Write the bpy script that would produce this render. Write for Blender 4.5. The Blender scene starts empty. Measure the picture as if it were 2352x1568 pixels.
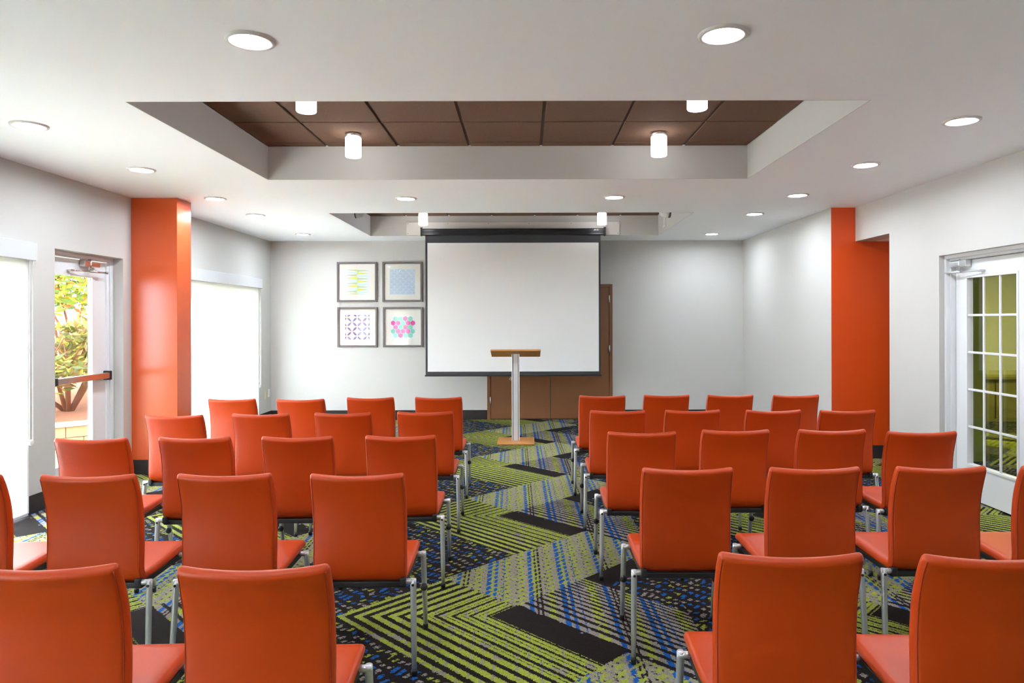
import bpy, bmesh, math, random
from mathutils import Vector, Matrix
random.seed(7)
PI = math.pi
scn = bpy.context.scene
COL = scn.collection

# ------------------------------------------------------------------ camera
cam_d = bpy.data.cameras.new('camera')
cam_d.sensor_width = 36.0
cam_d.lens = 36.0 * 1610 / 2352
cam_d.shift_x = -30 / 2352
cam_d.shift_y = -48 / 2352
cam_d.clip_start = 0.05
cam = bpy.data.objects.new('camera', cam_d)
COL.objects.link(cam)
cam.matrix_world = Matrix.Translation((0, 0, 1.5)) @ Matrix.Rotation(PI / 2, 4, 'X') @ Matrix.Rotation(-0.0025, 4, 'Z')
scn.camera = cam
scn.view_settings.view_transform = 'Standard'
scn.view_settings.look = 'None'
scn.view_settings.gamma = 1.0
scn.view_settings.exposure = 1.54
scn.view_settings.use_curve_mapping = False
scn.cycles.max_bounces = 10
scn.cycles.diffuse_bounces = 6
scn.cycles.transparent_max_bounces = 12

# ------------------------------------------------------------------ sky and sun
w = bpy.data.worlds.new('sky')
scn.world = w
w.use_nodes = True
bg = w.node_tree.nodes['Background']
bg.inputs['Color'].default_value = (0.73, 0.86, 1.0, 1)
bg.inputs['Strength'].default_value = 24.0
sd = bpy.data.lights.new('sun', 'SUN')
sd.energy = 6.0
sd.angle = 0.02
sd.color = (1.0, 0.93, 0.82)
so = bpy.data.objects.new('sun', sd)
COL.objects.link(so)
so.rotation_euler = (math.radians(8), math.radians(38), 0)   # from the +X side, over the roof

LAMP = 112.0      # recessed ceiling lamps
PEND = 4.0       # opal cylinder lamps

# ------------------------------------------------------------------ material helpers
def mat(name, col, rough=0.6, metal=0.0, spec=0.5, coat=0.0, noise=0.0, nscale=40.0, bump=0.0, bscale=200.0, emit=None, estr=0.0):
    m = bpy.data.materials.new(name)
    m.use_nodes = True
    nt = m.node_tree
    b = nt.nodes['Principled BSDF']
    b.inputs['Base Color'].default_value = (*col, 1)
    b.inputs['Roughness'].default_value = rough
    b.inputs['Metallic'].default_value = metal
    b.inputs['Specular IOR Level'].default_value = spec
    b.inputs['Coat Weight'].default_value = coat
    if emit:
        b.inputs['Emission Color'].default_value = (*emit, 1)
        b.inputs['Emission Strength'].default_value = estr
    if noise > 0 or bump > 0:
        tc = nt.nodes.new('ShaderNodeTexCoord')
    if noise > 0:
        n = nt.nodes.new('ShaderNodeTexNoise')
        n.inputs['Scale'].default_value = nscale
        n.inputs['Detail'].default_value = 4
        nt.links.new(tc.outputs['Object'], n.inputs['Vector'])
        mx = nt.nodes.new('ShaderNodeMix')
        mx.data_type = 'RGBA'
        mx.inputs[6].default_value = (*[c * (1 - noise) for c in col], 1)
        mx.inputs[7].default_value = (*[min(1, c * (1 + noise)) for c in col], 1)
        nt.links.new(n.outputs['Fac'], mx.inputs[0])
        nt.links.new(mx.outputs[2], b.inputs['Base Color'])
    if bump > 0:
        n2 = nt.nodes.new('ShaderNodeTexNoise')
        n2.inputs['Scale'].default_value = bscale
        n2.inputs['Detail'].default_value = 3
        nt.links.new(tc.outputs['Object'], n2.inputs['Vector'])
        bp = nt.nodes.new('ShaderNodeBump')
        bp.inputs['Strength'].default_value = bump
        bp.inputs['Distance'].default_value = 0.002
        nt.links.new(n2.outputs['Fac'], bp.inputs['Height'])
        nt.links.new(bp.outputs['Normal'], b.inputs['Normal'])
    return m

def wood(name, c1, c2, axis=0, scale=6.0, rough=0.4):
    m = mat(name, c1, rough)
    nt = m.node_tree
    b = nt.nodes['Principled BSDF']
    tc = nt.nodes.new('ShaderNodeTexCoord')
    mp = nt.nodes.new('ShaderNodeMapping')
    s = [60, 60, 60]
    s[axis] = 3
    mp.inputs['Scale'].default_value = s
    n = nt.nodes.new('ShaderNodeTexNoise')
    n.inputs['Scale'].default_value = 1.0
    n.inputs['Detail'].default_value = 6
    mx = nt.nodes.new('ShaderNodeMix')
    mx.data_type = 'RGBA'
    mx.inputs[6].default_value = (*c1, 1)
    mx.inputs[7].default_value = (*c2, 1)
    nt.links.new(tc.outputs['Object'], mp.inputs['Vector'])
    nt.links.new(mp.outputs[0], n.inputs['Vector'])
    nt.links.new(n.outputs['Fac'], mx.inputs[0])
    nt.links.new(mx.outputs[2], b.inputs['Base Color'])
    return m

def glass(name, tint=(1, 1, 1), gloss=1.0):
    m = bpy.data.materials.new(name)
    m.use_nodes = True
    nt = m.node_tree
    nt.nodes.clear()
    out = nt.nodes.new('ShaderNodeOutputMaterial')
    tr = nt.nodes.new('ShaderNodeBsdfTransparent')
    tr.inputs['Color'].default_value = (*tint, 1)
    gl = nt.nodes.new('ShaderNodeBsdfGlossy')
    gl.inputs['Roughness'].default_value = 0.0
    fr = nt.nodes.new('ShaderNodeFresnel')
    ge = nt.nodes.new('ShaderNodeNewGeometry')      # a thin pane reflects alike from both of its faces
    mi = nt.nodes.new('ShaderNodeMath')
    mi.operation = 'MULTIPLY_ADD'
    mi.inputs[1].default_value = 1 / 1.45 - 1.45
    mi.inputs[2].default_value = 1.45
    nt.links.new(ge.outputs['Backfacing'], mi.inputs[0])
    nt.links.new(mi.outputs[0], fr.inputs['IOR'])
    ml = nt.nodes.new('ShaderNodeMath')
    ml.operation = 'MULTIPLY'
    ml.inputs[1].default_value = gloss
    mx = nt.nodes.new('ShaderNodeMixShader')
    nt.links.new(fr.outputs[0], ml.inputs[0])
    nt.links.new(ml.outputs[0], mx.inputs[0])
    nt.links.new(tr.outputs[0], mx.inputs[1])
    nt.links.new(gl.outputs[0], mx.inputs[2])
    nt.links.new(mx.outputs[0], out.inputs[0])
    return m

def shade_cloth(name):
    m = bpy.data.materials.new(name)
    m.use_nodes = True
    nt = m.node_tree
    nt.nodes.clear()
    out = nt.nodes.new('ShaderNodeOutputMaterial')
    df = nt.nodes.new('ShaderNodeBsdfDiffuse')
    df.inputs['Color'].default_value = (0.80, 0.80, 0.78, 1)
    tl = nt.nodes.new('ShaderNodeBsdfTranslucent')
    tl.inputs['Color'].default_value = (0.86, 0.87, 0.87, 1)
    tr = nt.nodes.new('ShaderNodeBsdfTransparent')
    a = nt.nodes.new('ShaderNodeMixShader')
    a.inputs[0].default_value = 0.42
    b = nt.nodes.new('ShaderNodeMixShader')
    b.inputs[0].default_value = 0.05
    # faint weave stripes running down the cloth
    tc = nt.nodes.new('ShaderNodeTexCoord')
    mp = nt.nodes.new('ShaderNodeMapping')
    mp.inputs['Scale'].default_value = (1, 1, 0.02)
    n = nt.nodes.new('ShaderNodeTexNoise')
    n.inputs['Scale'].default_value = 9
    n.inputs['Detail'].default_value = 3
    mr = nt.nodes.new('ShaderNodeMapRange')
    mr.inputs[1].default_value = 0.3
    mr.inputs[2].default_value = 0.7
    mr.inputs[3].default_value = 0.32
    mr.inputs[4].default_value = 0.50
    nt.links.new(tc.outputs['Object'], mp.inputs[0])
    nt.links.new(mp.outputs[0], n.inputs['Vector'])
    nt.links.new(n.outputs['Fac'], mr.inputs[0])
    nt.links.new(mr.outputs[0], a.inputs[0])
    nt.links.new(df.outputs[0], a.inputs[1])
    nt.links.new(tl.outputs[0], a.inputs[2])
    nt.links.new(a.outputs[0], b.inputs[1])
    nt.links.new(tr.outputs[0], b.inputs[2])
    nt.links.new(b.outputs[0], out.inputs[0])
    return m

def leafmat(name, cols, scale=3.0):
    m = mat(name, cols[0], 0.45)
    nt = m.node_tree
    b = nt.nodes['Principled BSDF']
    g = nt.nodes.new('ShaderNodeNewGeometry')
    cr = nt.nodes.new('ShaderNodeValToRGB')
    els = cr.color_ramp.elements
    cr.color_ramp.interpolation = 'CONSTANT'
    n = len(cols)
    els[0].position = 0
    els[0].color = (*cols[0], 1)
    els[1].position = 1 / n
    els[1].color = (*cols[1], 1)
    for i in range(2, n):
        e = els.new(i / n)
        e.color = (*cols[i], 1)
    nt.links.new(g.outputs['Random Per Island'], cr.inputs[0])
    nt.links.new(cr.outputs[0], b.inputs['Base Color'])
    tl = nt.nodes.new('ShaderNodeBsdfTranslucent')
    nt.links.new(cr.outputs[0], tl.inputs['Color'])
    mx = nt.nodes.new('ShaderNodeMixShader')
    mx.inputs[0].default_value = 0.4
    out = nt.nodes['Material Output']
    nt.links.new(b.outputs[0], mx.inputs[1])
    nt.links.new(tl.outputs[0], mx.inputs[2])
    nt.links.new(mx.outputs[0], out.inputs[0])
    return m

# ---- carpet: node arithmetic written as python expressions
class Ex:
    nt = None
    def __init__(s, sock): s.s = sock
    @staticmethod
    def op(o, *a):
        n = Ex.nt.nodes.new('ShaderNodeMath')
        n.operation = o
        for i, v in enumerate(a):
            if isinstance(v, Ex): Ex.nt.links.new(v.s, n.inputs[i])
            else: n.inputs[i].default_value = v
        return Ex(n.outputs[0])
    def __add__(s, o): return Ex.op('ADD', s, o)
    __radd__ = __add__
    def __sub__(s, o): return Ex.op('SUBTRACT', s, o)
    def __rsub__(s, o): return Ex.op('SUBTRACT', o, s)
    def __mul__(s, o): return Ex.op('MULTIPLY', s, o)
    __rmul__ = __mul__
    def __truediv__(s, o): return Ex.op('DIVIDE', s, o)
    def __gt__(s, o): return Ex.op('GREATER_THAN', s, o)
    def __lt__(s, o): return Ex.op('LESS_THAN', s, o)
    def __and__(s, o): return Ex.op('MULTIPLY', s, o)
    def __or__(s, o): return Ex.op('MAXIMUM', s, o)
    def inv(s): return Ex.op('SUBTRACT', 1.0, s)
    def between(s, a, b): return (s > a) & (s < b)
    def fract(s): return Ex.op('FLOORED_MODULO', s, 1.0)
    def floor(s): return Ex.op('FLOOR', s)

def carpet(name, tint=1.0):
    m = mat(name, (0.1, 0.1, 0.1), 0.95, spec=0.1)
    nt = m.node_tree
    Ex.nt = nt
    b = nt.nodes['Principled BSDF']
    tc = nt.nodes.new('ShaderNodeTexCoord')
    sp = nt.nodes.new('ShaderNodeSeparateXYZ')
    nt.links.new(tc.outputs['Object'], sp.inputs[0])
    X, Y = Ex(sp.outputs[0]), Ex(sp.outputs[1])
    T = 0.0042
    def wn(a, c, seed):
        cb = nt.nodes.new('ShaderNodeCombineXYZ')
        for i, v in enumerate((a, c, seed)):
            if isinstance(v, Ex): nt.links.new(v.s, cb.inputs[i])
            else: cb.inputs[i].default_value = v
        n = nt.nodes.new('ShaderNodeTexWhiteNoise')
        n.noise_dimensions = '3D'
        nt.links.new(cb.outputs[0], n.inputs['Vector'])
        return Ex(n.outputs['Value'])
    def smooth(scale, seed):
        n = nt.nodes.new('ShaderNodeTexNoise')
        n.inputs['Scale'].default_value = scale
        n.inputs['Detail'].default_value = 1
        mp = nt.nodes.new('ShaderNodeMapping')
        mp.inputs['Location'].default_value = (seed, seed * 1.7, 0)
        nt.links.new(tc.outputs['Object'], mp.inputs[0])
        nt.links.new(mp.outputs[0], n.inputs['Vector'])
        return Ex(n.outputs['Fac'])
    ix, iy = (X / T).floor(), (Y / T).floor()
    r1, r2 = wn(ix, iy, 1.0), wn(ix, iy, 2.0)
    xq = ix * T + (r1 - 0.5) * 0.006
    yq = iy * T + (r2 - 0.5) * 0.006
    xr = xq + (yq - 3.56) * 0.0153
    x = Ex.op('FLOORED_MODULO', xr + 1.10, 1.93) - 1.10
    y = Ex.op('FLOORED_MODULO', yq - 2.67, 1.83) + 2.67
    u, v = x + y, y - x
    wv = x + 3.56 - Ex.op('ABSOLUTE', y - 3.56)
    up = y > 3.56
    lowarm = (v > 2.72) & up.inv()
    uparm = (u < 3.62) & up
    chev = wv.between(2.59, 3.38) & (lowarm | uparm)
    barA = (wv > 3.38) & (u < 3.62) & v.between(2.72, 3.75)
    barB = v.between(3.50, 3.73) & u.between(4.43, 5.06)
    P = (v.between(3.73, 4.55) & u.between(3.62, 4.42)) | ((v > 3.73) & u.between(4.42, 5.6) & (v < 4.55)) | (u.between(2.59, 3.62) & (v < 2.72))
    R = u.between(3.62, 4.43) & v.between(2.2, 3.73)
    # --- warp bands of the ground (period .4064 along x)
    q = Ex.op('FLOORED_MODULO', x + 0.204 + 0.015, 0.4152)
    blue = q.between(0.0, 0.027) | q.between(0.044, 0.062) | q.between(0.096, 0.101) | q.between(0.240, 0.264)
    darkc = q.between(0.280, 0.290) | q.between(0.302, 0.313)
    f1, f2 = (u / 0.058).fract(), (v / 0.064).fract()
    g1, g2 = (u / 0.0335).fract(), (v / 0.041).fract()
    hx = (x / 0.083).fract()
    n1, n2 = smooth(9.0, 3.1), smooth(26.0, 8.3)
    # weights 0 dark, 1 grey, 2 lime, 3 blue
    def sel(c, a, bb):      # c ? a : bb
        n = nt.nodes.new('ShaderNodeMix')
        n.data_type = 'FLOAT'
        nt.links.new(c.s, n.inputs[0])
        for i, vv in ((3, a), (2, bb)):
            if isinstance(vv, Ex): nt.links.new(vv.s, n.inputs[i])
            else: n.inputs[i].default_value = vv
        return Ex(n.outputs[0])
    # chevron
    k = (wv - 2.59) / 0.79
    fs = ((wv - 2.595) / 0.0865).fract()
    lime = fs < (0.44 + k * 0.36)
    greyd = ((x / 0.052).fract() < 0.22) & (n2 > 0.47)
    thin2 = ((k > 0.55) & fs.between(0.36, 0.43))
    c_chev = sel(lime & thin2.inv(), sel(greyd | (n1 > 0.66), 1.0, 2.0), 0.0)
    # plaid
    limep = ((hx > 0.55) & (f2 < 0.50)) | (f1 < 0.14) | ((n1 > 0.62) & (g2 > 0.6))
    darkd = (f1.between(0.55, 0.80) & (g2 < 0.52) & (hx > 0.35)) | ((n1 > 0.5) & g1.between(0.5, 0.62) & (f2 < 0.4))
    c_p = sel((blue | darkc) & (f2 > 0.30), sel(blue, 3.0, 0.0), sel(limep, 2.0, sel(darkd, 0.0, 1.0)))
    # striped
    su = u - 3.62
    sd_ = (su * (su * 9.0 + 10.5)).fract() < (0.42 + (n1 - 0.5) * 0.5)
    c_r = sel(sd_ & (n2 > 0.30), 0.0, sel(blue, 3.0, sel(darkc, 0.0, sel((q.between(0.15, 0.20) | q.between(0.34, 0.38)) & (n2 > 0.4), 2.0, 1.0))))
    # dark crosshatch
    h1, h2 = (u / 0.098 + n1 * 1.8).fract(), (v / 0.056 + n1 * 1.5).fract()
    openc = (h1 > (0.36 + n2 * 0.35)) & (h2 > (0.25 + n1 * 0.42)) & (g1 > 0.14)
    side = (v > 4.3) & (u > 4.0)
    pick = wn((u / 0.098 + n1 * 1.8).floor(), (v / 0.056 + n1 * 1.5).floor(), 5.0)
    c_t = sel(openc, sel(pick > 0.58, 3.0, sel(pick > 0.36, 2.0, 1.0)), 0.0)
    idx = sel(chev, c_chev, sel(barA | barB, 0.0, sel(P, c_p, sel(R, c_r, c_t))))
    cr = nt.nodes.new('ShaderNodeValToRGB')
    cr.color_ramp.interpolation = 'CONSTANT'
    cols = [(0.014, 0.010, 0.009), (0.235, 0.205, 0.180), (0.265, 0.305, 0.040), (0.008, 0.078, 0.29)]
    els = cr.color_ramp.elements
    els[0].position = 0
    els[0].color = (*cols[0], 1)
    els[1].position = 0.125 * 1.0 + 0.04
    els[1].color = (*cols[1], 1)
    for p_, c_ in ((0.5, cols[2]), (0.83, cols[3])):
        e = els.new(p_)
        e.color = (*c_, 1)
    nt.links.new((idx / 3.0).s, cr.inputs[0])
    tv = (r1 * 0.5 + 0.72) * tint
    mx = nt.nodes.new('ShaderNodeVectorMath')
    mx.operation = 'SCALE'
    nt.links.new(cr.outputs[0], mx.inputs[0])
    nt.links.new(tv.s, mx.inputs['Scale'])
    nt.links.new(mx.outputs[0], b.inputs['Base Color'])
    return m

def sel_dbg(): pass

M = {}
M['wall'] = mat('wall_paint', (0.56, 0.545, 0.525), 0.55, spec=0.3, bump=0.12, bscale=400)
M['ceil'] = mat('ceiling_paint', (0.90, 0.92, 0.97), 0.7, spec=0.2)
M['white'] = mat('white_gloss_paint', (0.74, 0.75, 0.77), 0.35)
M['valance'] = mat('valance_white', (0.60, 0.615, 0.64), 0.45)
M['orange_l'] = mat('orange_semigloss_paint', (0.66, 0.090, 0.012), 0.24, spec=0.7, noise=0.02, nscale=3)
M['orange_r'] = mat('orange_paint', (0.72, 0.068, 0.003), 0.40, noise=0.02, nscale=3)
M['tile'] = mat('brown_mineral_tile', (0.15, 0.088, 0.060), 0.95, spec=0.1, noise=0.45, nscale=160, bump=0.5, bscale=300)
M['grid'] = mat('brown_grid', (0.085, 0.05, 0.036), 0.7)
M['base'] = mat('charcoal_carpet_base', (0.040, 0.032, 0.031), 0.95, spec=0.1, noise=0.4, nscale=150)
M['carpet'] = carpet('patterned_carpet')
M['leather'] = mat('orange_leather', (0.47, 0.043, 0.001), 0.42, spec=0.38, bump=0.10, bscale=700)
M['seam'] = mat('orange_seam', (0.30, 0.022, 0.001), 0.5)
M['black'] = mat('black_plastic', (0.012, 0.012, 0.013), 0.45)
M['metal'] = mat('silver_tube', (0.62, 0.63, 0.65), 0.33, metal=0.75)
M['steel'] = mat('brushed_steel', (0.60, 0.58, 0.56), 0.25, metal=0.95)
M['alu'] = mat('satin_aluminium', (0.74, 0.74, 0.76), 0.38, metal=0.5)
M['groove'] = mat('dark_groove', (0.05, 0.045, 0.045), 0.5)
M['lamp'] = mat('lamp_lens', (1, 1, 1), 0.4, emit=(0.84, 0.92, 1.0), estr=LAMP)
M['opal'] = mat('opal_glass', (0.9, 0.9, 0.9), 0.3, emit=(0.97, 0.98, 1.0), estr=PEND)
M['trimring'] = mat('lamp_trim', (0.66, 0.62, 0.61), 0.45)
M['frame'] = mat('taupe_frame', (0.115, 0.095, 0.092), 0.35)
M['mat'] = mat('cream_mat', (0.80, 0.785, 0.745), 0.8)
M['glass'] = glass('clear_glass')
M['doorglass'] = glass('dimmed_exit_glass', tint=(0.42, 0.42, 0.42), gloss=0.8)  # grey added to dim the outdoor light coming through, not the pane's own tint
M['picglass'] = glass('picture_glass', gloss=0.8)
M['green_glass'] = glass('green_tinted_glass', tint=(0.56, 0.57, 0.25), gloss=1.0)
M['shade'] = shade_cloth('sheer_shade_cloth')
M['screen'] = mat('matte_white_screen', (0.83, 0.83, 0.84), 0.9, spec=0.1)
M['scrblack'] = mat('screen_black_border', (0.030, 0.031, 0.036), 0.6)
M['case'] = mat('black_case', (0.018, 0.018, 0.022), 0.3)
M['ply'] = mat('white_board', (0.78, 0.75, 0.72), 0.6)
M['plyedge'] = mat('raw_board_edge', (0.55, 0.38, 0.22), 0.8)
M['bdoor'] = wood('brown_painted_door', (0.175, 0.066, 0.020), (0.190, 0.074, 0.024), 0, rough=0.42)
M['oak'] = wood('oak_laminate', (0.46, 0.19, 0.050), (0.56, 0.25, 0.075), 0, rough=0.32)
M['tan'] = mat('almond_plastic', (0.62, 0.50, 0.32), 0.4)
M['plate'] = mat('white_plastic', (0.78, 0.78, 0.77), 0.4)
M['cord'] = mat('bead_cord', (0.50, 0.48, 0.46), 0.5)
M['stone'] = mat('tan_block', (0.62, 0.36, 0.20), 0.9, noise=0.2, nscale=8, bump=0.4, bscale=60)
M['cap'] = mat('pale_block_cap', (0.75, 0.65, 0.52), 0.9)
M['mulch'] = mat('reddish_mulch', (0.34, 0.13, 0.06), 1.0, noise=0.7, nscale=30, bump=1.0, bscale=60)
M['grass'] = mat('dry_grass', (0.36, 0.32, 0.12), 1.0, noise=0.4, nscale=30)
M['bark'] = mat('brown_bark', (0.22, 0.10, 0.05), 0.9, noise=0.3, nscale=30)
M['leaf1'] = leafmat('leaves_yellow_green', [(0.45, 0.50, 0.04), (0.24, 0.36, 0.05), (0.55, 0.52, 0.03), (0.12, 0.26, 0.06), (0.34, 0.46, 0.08), (0.70, 0.24, 0.07), (0.18, 0.30, 0.07)])
M['leaf2'] = leafmat('leaves_olive', [(0.22, 0.22, 0.05), (0.36, 0.36, 0.06), (0.30, 0.20, 0.07), (0.14, 0.18, 0.05), (0.48, 0.42, 0.06), (0.26, 0.13, 0.05)])
M['greenwall'] = mat('green_paint', (0.26, 0.32, 0.04), 0.5)
M['counter'] = mat('olive_cabinet', (0.22, 0.20, 0.06), 0.4)

# ------------------------------------------------------------------ mesh helpers
def new(): return bmesh.new()

def box(bm, x0, x1, y0, y1, z0, z1, bev=0.0, seg=2, mi=0):
    r = bmesh.ops.create_cube(bm, size=1.0)
    vs = r['verts']
    for v in vs:
        v.co = Vector(((x0 + x1) / 2 + v.co.x * (x1 - x0), (y0 + y1) / 2 + v.co.y * (y1 - y0), (z0 + z1) / 2 + v.co.z * (z1 - z0)))
    fs = {f for v in vs for f in v.link_faces}
    for f in fs: f.material_index = mi
    if bev > 0:
        es = list({e for v in vs for e in v.link_edges})
        r = bmesh.ops.bevel(bm, geom=es, offset=bev, segments=seg, affect='EDGES', profile=0.5)
        for f in r['faces']: f.material_index = mi
    return vs

def tube(bm, pts, rad, seg=12, mi=0, cap=True, closed=False):
    pts = [Vector(p) for p in pts]
    n = len(pts)
    if not isinstance(rad, (list, tuple)): rad = [rad] * n
    rings = []
    prev = None
    for i, p in enumerate(pts):
        if closed:
            d = (pts[(i + 1) % n] - pts[i - 1]).normalized()
        elif i == 0: d = (pts[1] - p).normalized()
        elif i == n - 1: d = (p - pts[i - 1]).normalized()
        else: d = ((pts[i + 1] - p).normalized() + (p - pts[i - 1]).normalized()).normalized()
        if prev is None:
            a = Vector((0, 0, 1)) if abs(d.z) < 0.9 else Vector((1, 0, 0))
            nx = d.cross(a).normalized()
        else:
            nx = (prev - d * prev.dot(d)).normalized()
        prev = nx
        ny = d.cross(nx)
        k = 1.0
        if 0 < i < n - 1 and not closed:
            c = max(0.5, d.dot((p - pts[i - 1]).normalized()))
            k = 1.0
        rings.append([bm.verts.new(p + (nx * math.cos(2 * PI * j / seg) + ny * math.sin(2 * PI * j / seg)) * rad[i] * k) for j in range(seg)])
    m = n if closed else n - 1
    for i in range(m):
        A, B = rings[i], rings[(i + 1) % n]
        for j in range(seg):
            f = bm.faces.new((A[j], A[(j + 1) % seg], B[(j + 1) % seg], B[j]))
            f.material_index = mi
            f.smooth = True
    if cap and not closed:
        for R, fl in ((rings[0], True), (rings[-1], False)):
            f = bm.faces.new(R[::-1] if fl else R)
            f.material_index = mi

def lathe(bm, prof, c=(0, 0, 0), seg=40, mi=0, axis='Z', smooth=True, caps=True):
    rings = []
    for r, h in prof:
        ring = []
        for j in range(seg):
            a = 2 * PI * j / seg
            p = Vector((r * math.cos(a), r * math.sin(a), h))
            if axis == 'X': p = Vector((p.z, p.x, p.y))
            if axis == 'Y': p = Vector((p.x, p.z, p.y))
            ring.append(bm.verts.new(p + Vector(c)))
        rings.append(ring)
    for A, B in zip(rings, rings[1:]):
        for j in range(seg):
            f = bm.faces.new((A[j], A[(j + 1) % seg], B[(j + 1) % seg], B[j]))
            f.smooth = smooth
            f.material_index = mi
    if caps:
        for R in (rings[0], rings[-1]):
            f = bm.faces.new(R)
            f.material_index = mi

def poly(bm, pts, mi=0):
    try:
        f = bm.faces.new([bm.verts.new(p) for p in pts])
        f.material_index = mi
    except ValueError:
        pass

def obj(name, bm, ms, parent=None, loc=None, rot=None):
    bmesh.ops.recalc_face_normals(bm, faces=bm.faces)
    me = bpy.data.meshes.new(name)
    bm.to_mesh(me)
    bm.free()
    for m in (ms if isinstance(ms, (list, tuple)) else [ms]):
        me.materials.append(m)
    o = bpy.data.objects.new(name, me)
    COL.objects.link(o)
    if parent: o.parent = parent
    if loc: o.location = loc
    if rot: o.rotation_euler = rot
    return o

def empty(name, loc=(0, 0, 0), rz=0.0):
    o = bpy.data.objects.new(name, None)
    o.empty_display_size = 0.1
    COL.objects.link(o)
    o.location = loc
    o.rotation_euler = (0, 0, rz)
    return o

def tag(o, label, cat, group=None, kind=None):
    o['label'] = label
    o['category'] = cat
    if group: o['group'] = group
    if kind: o['kind'] = kind
    return o

def struct(o, label=None, cat=None):
    o['kind'] = 'structure'
    if label: o['label'] = label
    if cat: o['category'] = cat
    return o

def copy_tree(src, parent=None):
    c = src.copy()
    COL.objects.link(c)
    if parent: c.parent = parent
    for ch in [k for k in COL.objects if k.parent == src]:
        copy_tree(ch, c)
    return c

# ------------------------------------------------------------------ room dimensions (metres, camera above the origin)
XL, XR1, XR2 = -3.87, 3.58, 3.32
YB, YF = 10.67, -3.2
ZC, ZT = 2.715, 3.0
T1 = (-2.21, 1.918, 3.877, 6.03)
T2 = (-2.23, 1.912, 7.90, 10.03)

bm = new()
box(bm, XL - 0.2, 8.3, YF - 0.2, YB + 0.3, -0.12, 0.0)
struct(obj('floor', bm, M['carpet']), 'carpet with lime chevrons, dark bars and blue plaid', 'carpet')

# ceiling: soffit with two rectangular trays
bm = new()
TOP = 3.12
def cb(x0, x1, y0, y1): box(bm, x0, x1, y0, y1, ZC, TOP)
cb(XL - 0.2, T1[0], YF - 0.2, YB + 0.2)
cb(T1[1], XR1 + 0.2, YF - 0.2, YB + 0.2)
cb(T1[0], T1[1], YF - 0.2, T1[2])
cb(T1[0], T1[1], T1[3], T2[2])
cb(T1[0], T1[1], T2[3], YB + 0.2)
struct(obj('ceiling', bm, M['ceil']), 'smooth white painted ceiling with two rectangular raised trays', 'ceiling')
# tray side faces carry the wall paint
for i, t in enumerate((T1, T2)):
    bm = new()
    e = 0.004
    box(bm, t[0] - 0.001, t[0] + e, t[2], t[3], ZC, ZT)
    box(bm, t[1] - e, t[1] + 0.001, t[2], t[3], ZC, ZT)
    box(bm, t[0] + e, t[1] - e, t[3] - e, t[3] + 0.001, ZC, ZT)
    box(bm, t[0] + e, t[1] - e, t[2] - 0.001, t[2] + e, ZC, ZT)
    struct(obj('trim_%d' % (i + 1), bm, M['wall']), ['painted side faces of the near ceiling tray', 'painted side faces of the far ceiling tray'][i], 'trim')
    bm = new()
    box(bm, t[0], t[1], t[2], t[3], ZT + 0.010, ZT + 0.05, mi=1)
    gx = [t[0]] + [-1.696 + 0.612 * k for k in range(6)] + [t[1]]
    y0 = 5.90 if i == 0 else 5.90 + 0.612 * 6
    gy = [t[2]] + [y for y in (y0 - 0.612 * k for k in range(6, -3, -1)) if t[2] + 0.03 < y < t[3] - 0.03] + [t[3]]
    for a, b_ in zip(gx, gx[1:]):
        for c, d in zip(gy, gy[1:]):
            if b_ - a > 0.03 and d - c > 0.03:
                box(bm, a + 0.011, b_ - 0.011, c + 0.011, d - 0.011, ZT - 0.002, ZT + 0.012, bev=0.003, seg=1)
    struct(obj('ceiling_tiles', bm, [M['tile'], M['grid']]), ['brown acoustic tiles in the near ceiling tray', 'brown acoustic tiles in the far ceiling tray'][i], 'ceiling tiles')

# ------------------------------------------------------------------ walls
WN = (3.30, 5.41)      # near window opening along y
WD = (5.77, 6.75)      # glazed exit door opening
WF = (7.30, 10.02)     # far window opening
WR = (-1.6, 0.6)       # window behind the camera
ZW, ZD = 1.83, 2.105
bm = new()
def lw(y0, y1, z0, z1): box(bm, XL - 0.2, XL, y0, y1, z0, z1)
lw(YF, WR[0], 0, ZC); lw(WR[0], WR[1], ZW, ZC); lw(WR[1], WN[0], 0, ZC)
lw(WN[0], WN[1], ZW, ZC); lw(WN[1], WD[0], 0, ZC); lw(WD[0], WD[1], ZD, ZC)
lw(WD[1], WF[0], 0, ZC); lw(WF[0], WF[1], ZW, ZC); lw(WF[1], YB, 0, ZC)
struct(obj('wall_left', bm, M['wall']), 'white left wall with windows and exit door', 'wall')

bm = new()
box(bm, XL - 0.2, 8.3, YB, YB + 0.2, 0, TOP)
struct(obj('wall_back', bm, M['wall']), 'white back wall behind the projection screen', 'wall')
bm = new()
box(bm, XL - 0.2, 8.3, YF - 0.2, YF, 0, TOP)
struct(obj('wall_front', bm, M['wall']))
bm = new()
RD = (5.03, 6.06)
box(bm, XR1, XR1 + 0.2, YF, RD[0], 0, ZC)
box(bm, XR1, XR1 + 0.2, RD[0], RD[1], 2.05, ZC)
box(bm, XR1, XR1 + 0.2, RD[1], 6.886, 0, ZC)
box(bm, XR1, XR1 + 0.2, 6.886, 7.60, 2.348, ZC)
box(bm, XR2, XR2 + 0.2, 7.60, YB, 0, ZC)
struct(obj('wall_right', bm, M['wall']), 'white right wall with glazed door and passage opening', 'wall')
bm = new()
box(bm, XR2, 4.62, 7.592, 7.60, 0, ZC)
struct(obj('trim_3', bm, M['orange_r']), 'bright orange wall face at the passage opening on the right', 'orange wall')
bm = new()
box(bm, 3.78, 4.62, 7.60, 7.80, 0, ZC)
box(bm, 4.62, 4.70, 7.42, 7.80, 0, ZC)
box(bm, 8.1, 8.3, YF, YB, 0, TOP)
struct(obj('wall_corridor', bm, M['wall']), 'walls of the passage beyond the right wall', 'wall')
bm = new()
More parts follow.
